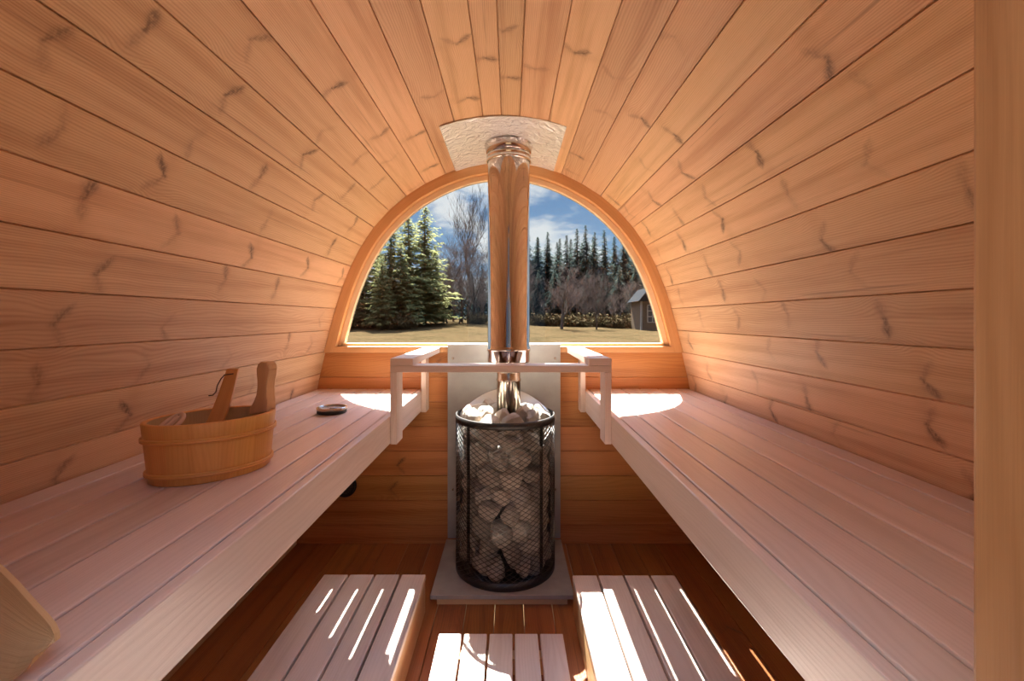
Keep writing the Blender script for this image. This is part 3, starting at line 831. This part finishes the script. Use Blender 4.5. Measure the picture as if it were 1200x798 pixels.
def bare(seed, H, spread, name='bare_tree', mat=TWIG, depth=5, trunk=.16, z0=.22, up=.55):
    rnd = random.Random(seed); root = bpy.data.objects.new(name, None); COL.objects.link(root); ORG[root.name] = Vector((0, 0, 0))
    tr = MB(); tw = MB()
    def grow(p, d_, L, r_, dep):
        pts = [p]; rr = [r_]; q_ = p.copy(); dd = d_.copy(); m_ = 3
        for k in range(m_):
            dd = (dd+Vector((rnd.uniform(-.2, .2), rnd.uniform(-.2, .2), rnd.uniform(-.02, .12)))).normalized(); q_ = q_+dd*L/m_
            pts.append(q_.copy()); rr.append(r_*(1-.45*(k+1)/m_))
        (tr if dep >= depth-1 else tw).tube(pts, rr, 5 if dep >= depth-1 else 3, cap=False, smooth=False)
        if dep == 0: return
        for k in range(rnd.choice((3, 4, 4, 5))):
            i_ = rnd.choice((1, 2, 3)); a = rnd.random()*2*PI
            o_ = Vector((math.cos(a)*spread, math.sin(a)*spread, up*rnd.uniform(.3, 1.2)))
            grow(pts[i_], (dd*.55+o_).normalized(), L*rnd.uniform(.55, .8), max(rr[i_]*.6, .008), dep-1)
    grow(Vector((0, 0, -.1)), Vector((0, 0, 1)), H*.36, trunk, depth)
    obj('trunk', tr, BARK, root, fix=False); obj('twigs', tw, mat, root, fix=False)
    hh = max(p.z for p in tw.v); s_ = H/hh
    for c_ in root.children: c_.data.transform(Matrix.Scale(s_, 4))
    return root
def bush(seed, R, Hh_, mat=BUSH, name='dry_bush'):
    rnd = random.Random(seed); mb = MB()
    for k in range(150):
        a = rnd.random()*2*PI; r0 = R*.5*rnd.random(); tilt = rnd.uniform(.1, .9); L = Hh_*rnd.uniform(.6, 1.1)
        p0 = Vector((math.cos(a)*r0, math.sin(a)*r0, -.1)); p = p0; dd = Vector((math.cos(a)*tilt, math.sin(a)*tilt, 1)).normalized(); pts = [p0]
        for j in range(3):
            dd = (dd+Vector((rnd.uniform(-.35, .35), rnd.uniform(-.35, .35), rnd.uniform(-.2, .1)))).normalized(); p = p+dd*L/3; pts.append(p)
        mb.tube(pts, [.02, .016, .012, .006], 3, cap=False, smooth=False)
        for j in range(4):
            q_ = pts[1].lerp(pts[3], rnd.random()); s_ = .16
            mb.poly([q_+Vector((rnd.uniform(-s_, s_), rnd.uniform(-s_, s_), rnd.uniform(-s_, s_))) for _ in range(3)], [(0, 0)]*3)
    o = obj(name, mb, mat, fix=False); return o
def place(root, px, y, rz=None, s=1.0, sz=None):
    x_ = CAMX+(px-598)/F*y
    root.location = (x_, y, gz(x_, y)-.02); root.rotation_euler = (0, 0, rz if rz is not None else random.random()*6.28); root.scale = (s, s, sz or s)
random.seed(77)
# spruce forest on the right and behind
SP = [conifer(100+k, 15+k*1.0, 4.4+.5*k, SPRUCE, 2.0, leaf=.22) for k in range(4)]
used = set()
row1 = [(618, 268), (630, 278), (642, 272), (653, 284), (664, 276), (676, 268), (686, 264), (697, 272), (708, 270), (720, 277), (731, 272), (743, 282), (756, 290), (770, 285), (784, 280), (610, 285)]
rows_ = [(px, ty_, 84+random.uniform(-3, 3)) for px, ty_ in row1]
rows_ += [(px, random.uniform(276, 296), random.uniform(92, 98)) for px in range(604, 800, 13)]
rows_ += [(px, random.uniform(300, 322), random.uniform(74, 78)) for px in range(612, 800, 19)]
rows_ += [(px, random.uniform(295, 320), random.uniform(88, 100)) for px in range(500, 600, 13)]
for i_, (px, ty_, y_) in enumerate(rows_):
    k = i_ % 4; o = SP[k] if k not in used else dup(SP[k]); used.add(k)
    x_ = CAMX+(px-598)/F*y_; Hn = (CAMZ+(374-ty_)/F*y_)-gz(x_, y_)
    s = Hn/(15+k); place(o, px, y_, s=max(s, .55)*random.uniform(.95, 1.05), sz=s)
    tag(o, 'dark spruce in the dense forest edge beyond the field', 'spruce tree', 'dark spruces of the forest beyond the field')
# green pines on the left
PN = [conifer(200+k, 12, 3.4, PINEN, 1.7, 'pine_tree', .03, -.05, .26, .6) for k in range(3)]
used = set()
lefts = [(498, 243, 50, 1.1), (478, 252, 47, 1.15), (459, 262, 44, 1.1), (441, 280, 47, 1.15), (424, 285, 44, 1.2), (404, 300, 42, 1.1), (386, 290, 46, 1.1), (510, 288, 52, .7), (470, 285, 43, .9), (447, 300, 41, .8)]
for i_, (px, ty_, y_, ws) in enumerate(lefts):
    k = i_ % 3; o = PN[k] if k not in used else dup(PN[k]); used.add(k)
    x_ = CAMX+(px-598)/F*y_; Hn = (CAMZ+(374-ty_)/F*y_)-gz(x_, y_); s = Hn/12; place(o, px, y_, s=s*ws, sz=s)
    tag(o, 'green pine in the clump seen through the left of the window', 'pine tree', 'green pines seen through the left of the window')
# leafless trees
BT = [bare(300+k, 10, .9) for k in range(4)]
used = set()
bl = [(520, 262, 58), (531, 285, 62), (541, 272, 60), (551, 262, 66), (556, 285, 56), (565, 290, 60), (524, 305, 54), (538, 315, 55), (548, 320, 57), (512, 300, 56), (574, 275, 64), (588, 290, 62), (600, 295, 62), (561, 310, 54),
      (628, 315, 66), (642, 325, 64), (676, 312, 66), (690, 305, 68), (712, 318, 66), (725, 308, 68), (738, 322, 64), (684, 330, 62), (722, 338, 60), (752, 320, 70), (668, 325, 68)]
for i_, (px, ty_, y_) in enumerate(bl):
    k = i_ % 4; o = BT[k] if k not in used else dup(BT[k]); used.add(k)
    x_ = CAMX+(px-598)/F*y_; Hn = (CAMZ+(374-ty_)/F*y_)-gz(x_, y_); s = Hn/10; place(o, px, y_, s=s*.9, sz=s)
    lf = px < 606
    tag(o, 'leafless grey-brown tree between the pines and the chimney' if lf else 'leafless brown tree in front of the dark spruces', 'bare tree',
        'bare trees left of the chimney' if lf else 'bare trees in front of the spruces')
o = bare(411, 14, .45, depth=5, trunk=.14, up=1.0); x_ = CAMX+(556-598)/F*64; place(o, 556, 64, 1.0, s=((CAMZ+(374-218)/F*64)-gz(x_, 64))/14); tag(o, 'tallest leafless tree, its crown reaching the clouds beside the chimney', 'bare tree')
o = bare(402, 8, .95, depth=5, trunk=.16, up=.6); place(o, 658, 47, 2.0, s=.92); tag(o, 'small round-crowned bare tree standing alone on the grass', 'bare tree')
o = bare(403, 6.5, .8, depth=5, trunk=.10, up=.7); place(o, 699, 48, 1.0, s=.85); tag(o, 'thin bare sapling right of the round-crowned tree', 'bare tree')
BU = [bush(500+k, 1.6, 1.5) for k in range(3)]; used = set()
for i_, px in enumerate(list(range(622, 790, 9))+list(range(404, 470, 10))+[563, 556]):
    k = i_ % 3; o = BU[k] if k not in used else dup(BU[k]); used.add(k)
    place(o, px+random.uniform(-2, 2), random.uniform(54, 60) if px > 540 else random.uniform(40, 46), s=random.uniform(.9, 1.35))
    rt = px > 600
    tag(o, 'dry tangled bush at the foot of the right-hand trees' if rt else ('low dry bush beside the pines on the left' if px < 540 else 'low dry bush on the grass just left of the chimney'), 'bush', 'dry bushes under the right-hand trees' if rt else ('dry bushes by the pines' if px < 540 else 'dry bushes left of the chimney'))

# cabin at the right
hy = 50.0; hx = CAMX+(773-598)/F*hy; hz = gz(hx, hy)
hs_ = thing('garden_house', 'small wooden house with pale metal roof and lattice window', 'house', (hx, hy, hz))
W2 = 2.1
mb = MB(); mb.box((hx-W2, hy, hz-.3), (hx+W2, hy+4, hz+3.3)); obj('walls', mb, wood('weathered_siding', (.14, .10, .07), (.10, .075, .05), rough=.9, spec=0.0), hs_)
mb = MB(); mb.prism([(hx-W2-.35, hz+3.25), (hx-W2+.9, hz+4.75), (hx+W2-.9, hz+4.75), (hx+W2+.35, hz+3.25)], hy-.4, hy+4.4); obj('roof', mb, plain('metal_roof', (.022, .023, .025), rough=.8, spec=.0), hs_)
mb = MB(); mb.box((hx-W2+.95, hy+1, hz+4.3), (hx-W2+1.3, hy+1.4, hz+5.9)); obj('flue', mb, plain('grey_flue', (.22, .21, .2), rough=.5), hs_)
mb = MB(); mb.box((hx-1.35, hy-.04, hz+.9), (hx+.9, hy-.005, hz+2.8)); wf = obj('window', mb, plain('dark_window', (.05, .055, .06), rough=.15), hs_)
mb = MB()
for k in range(5): xx = hx-1.35+2.25*k/4; mb.box((xx-.05, hy-.08, hz+.9), (xx+.05, hy-.04, hz+2.8))
for k in range(4): zq = hz+.9+1.9*k/3; mb.box((hx-1.35, hy-.081, zq-.05), (hx+.9, hy-.041, zq+.05))
obj('lattice', mb, plain('white_lattice', (.30, .27, .24), rough=.6), wf)
for k in (-1, 1):
    mb = MB(); mb.box((hx+k*(W2-.05)-.1, hy-.1, hz-.2), (hx+k*(W2-.05)+.1, hy-.001, hz+3.25)); obj('corner_board', mb, plain('pale_board', (.26, .23, .2), rough=.7), hs_)
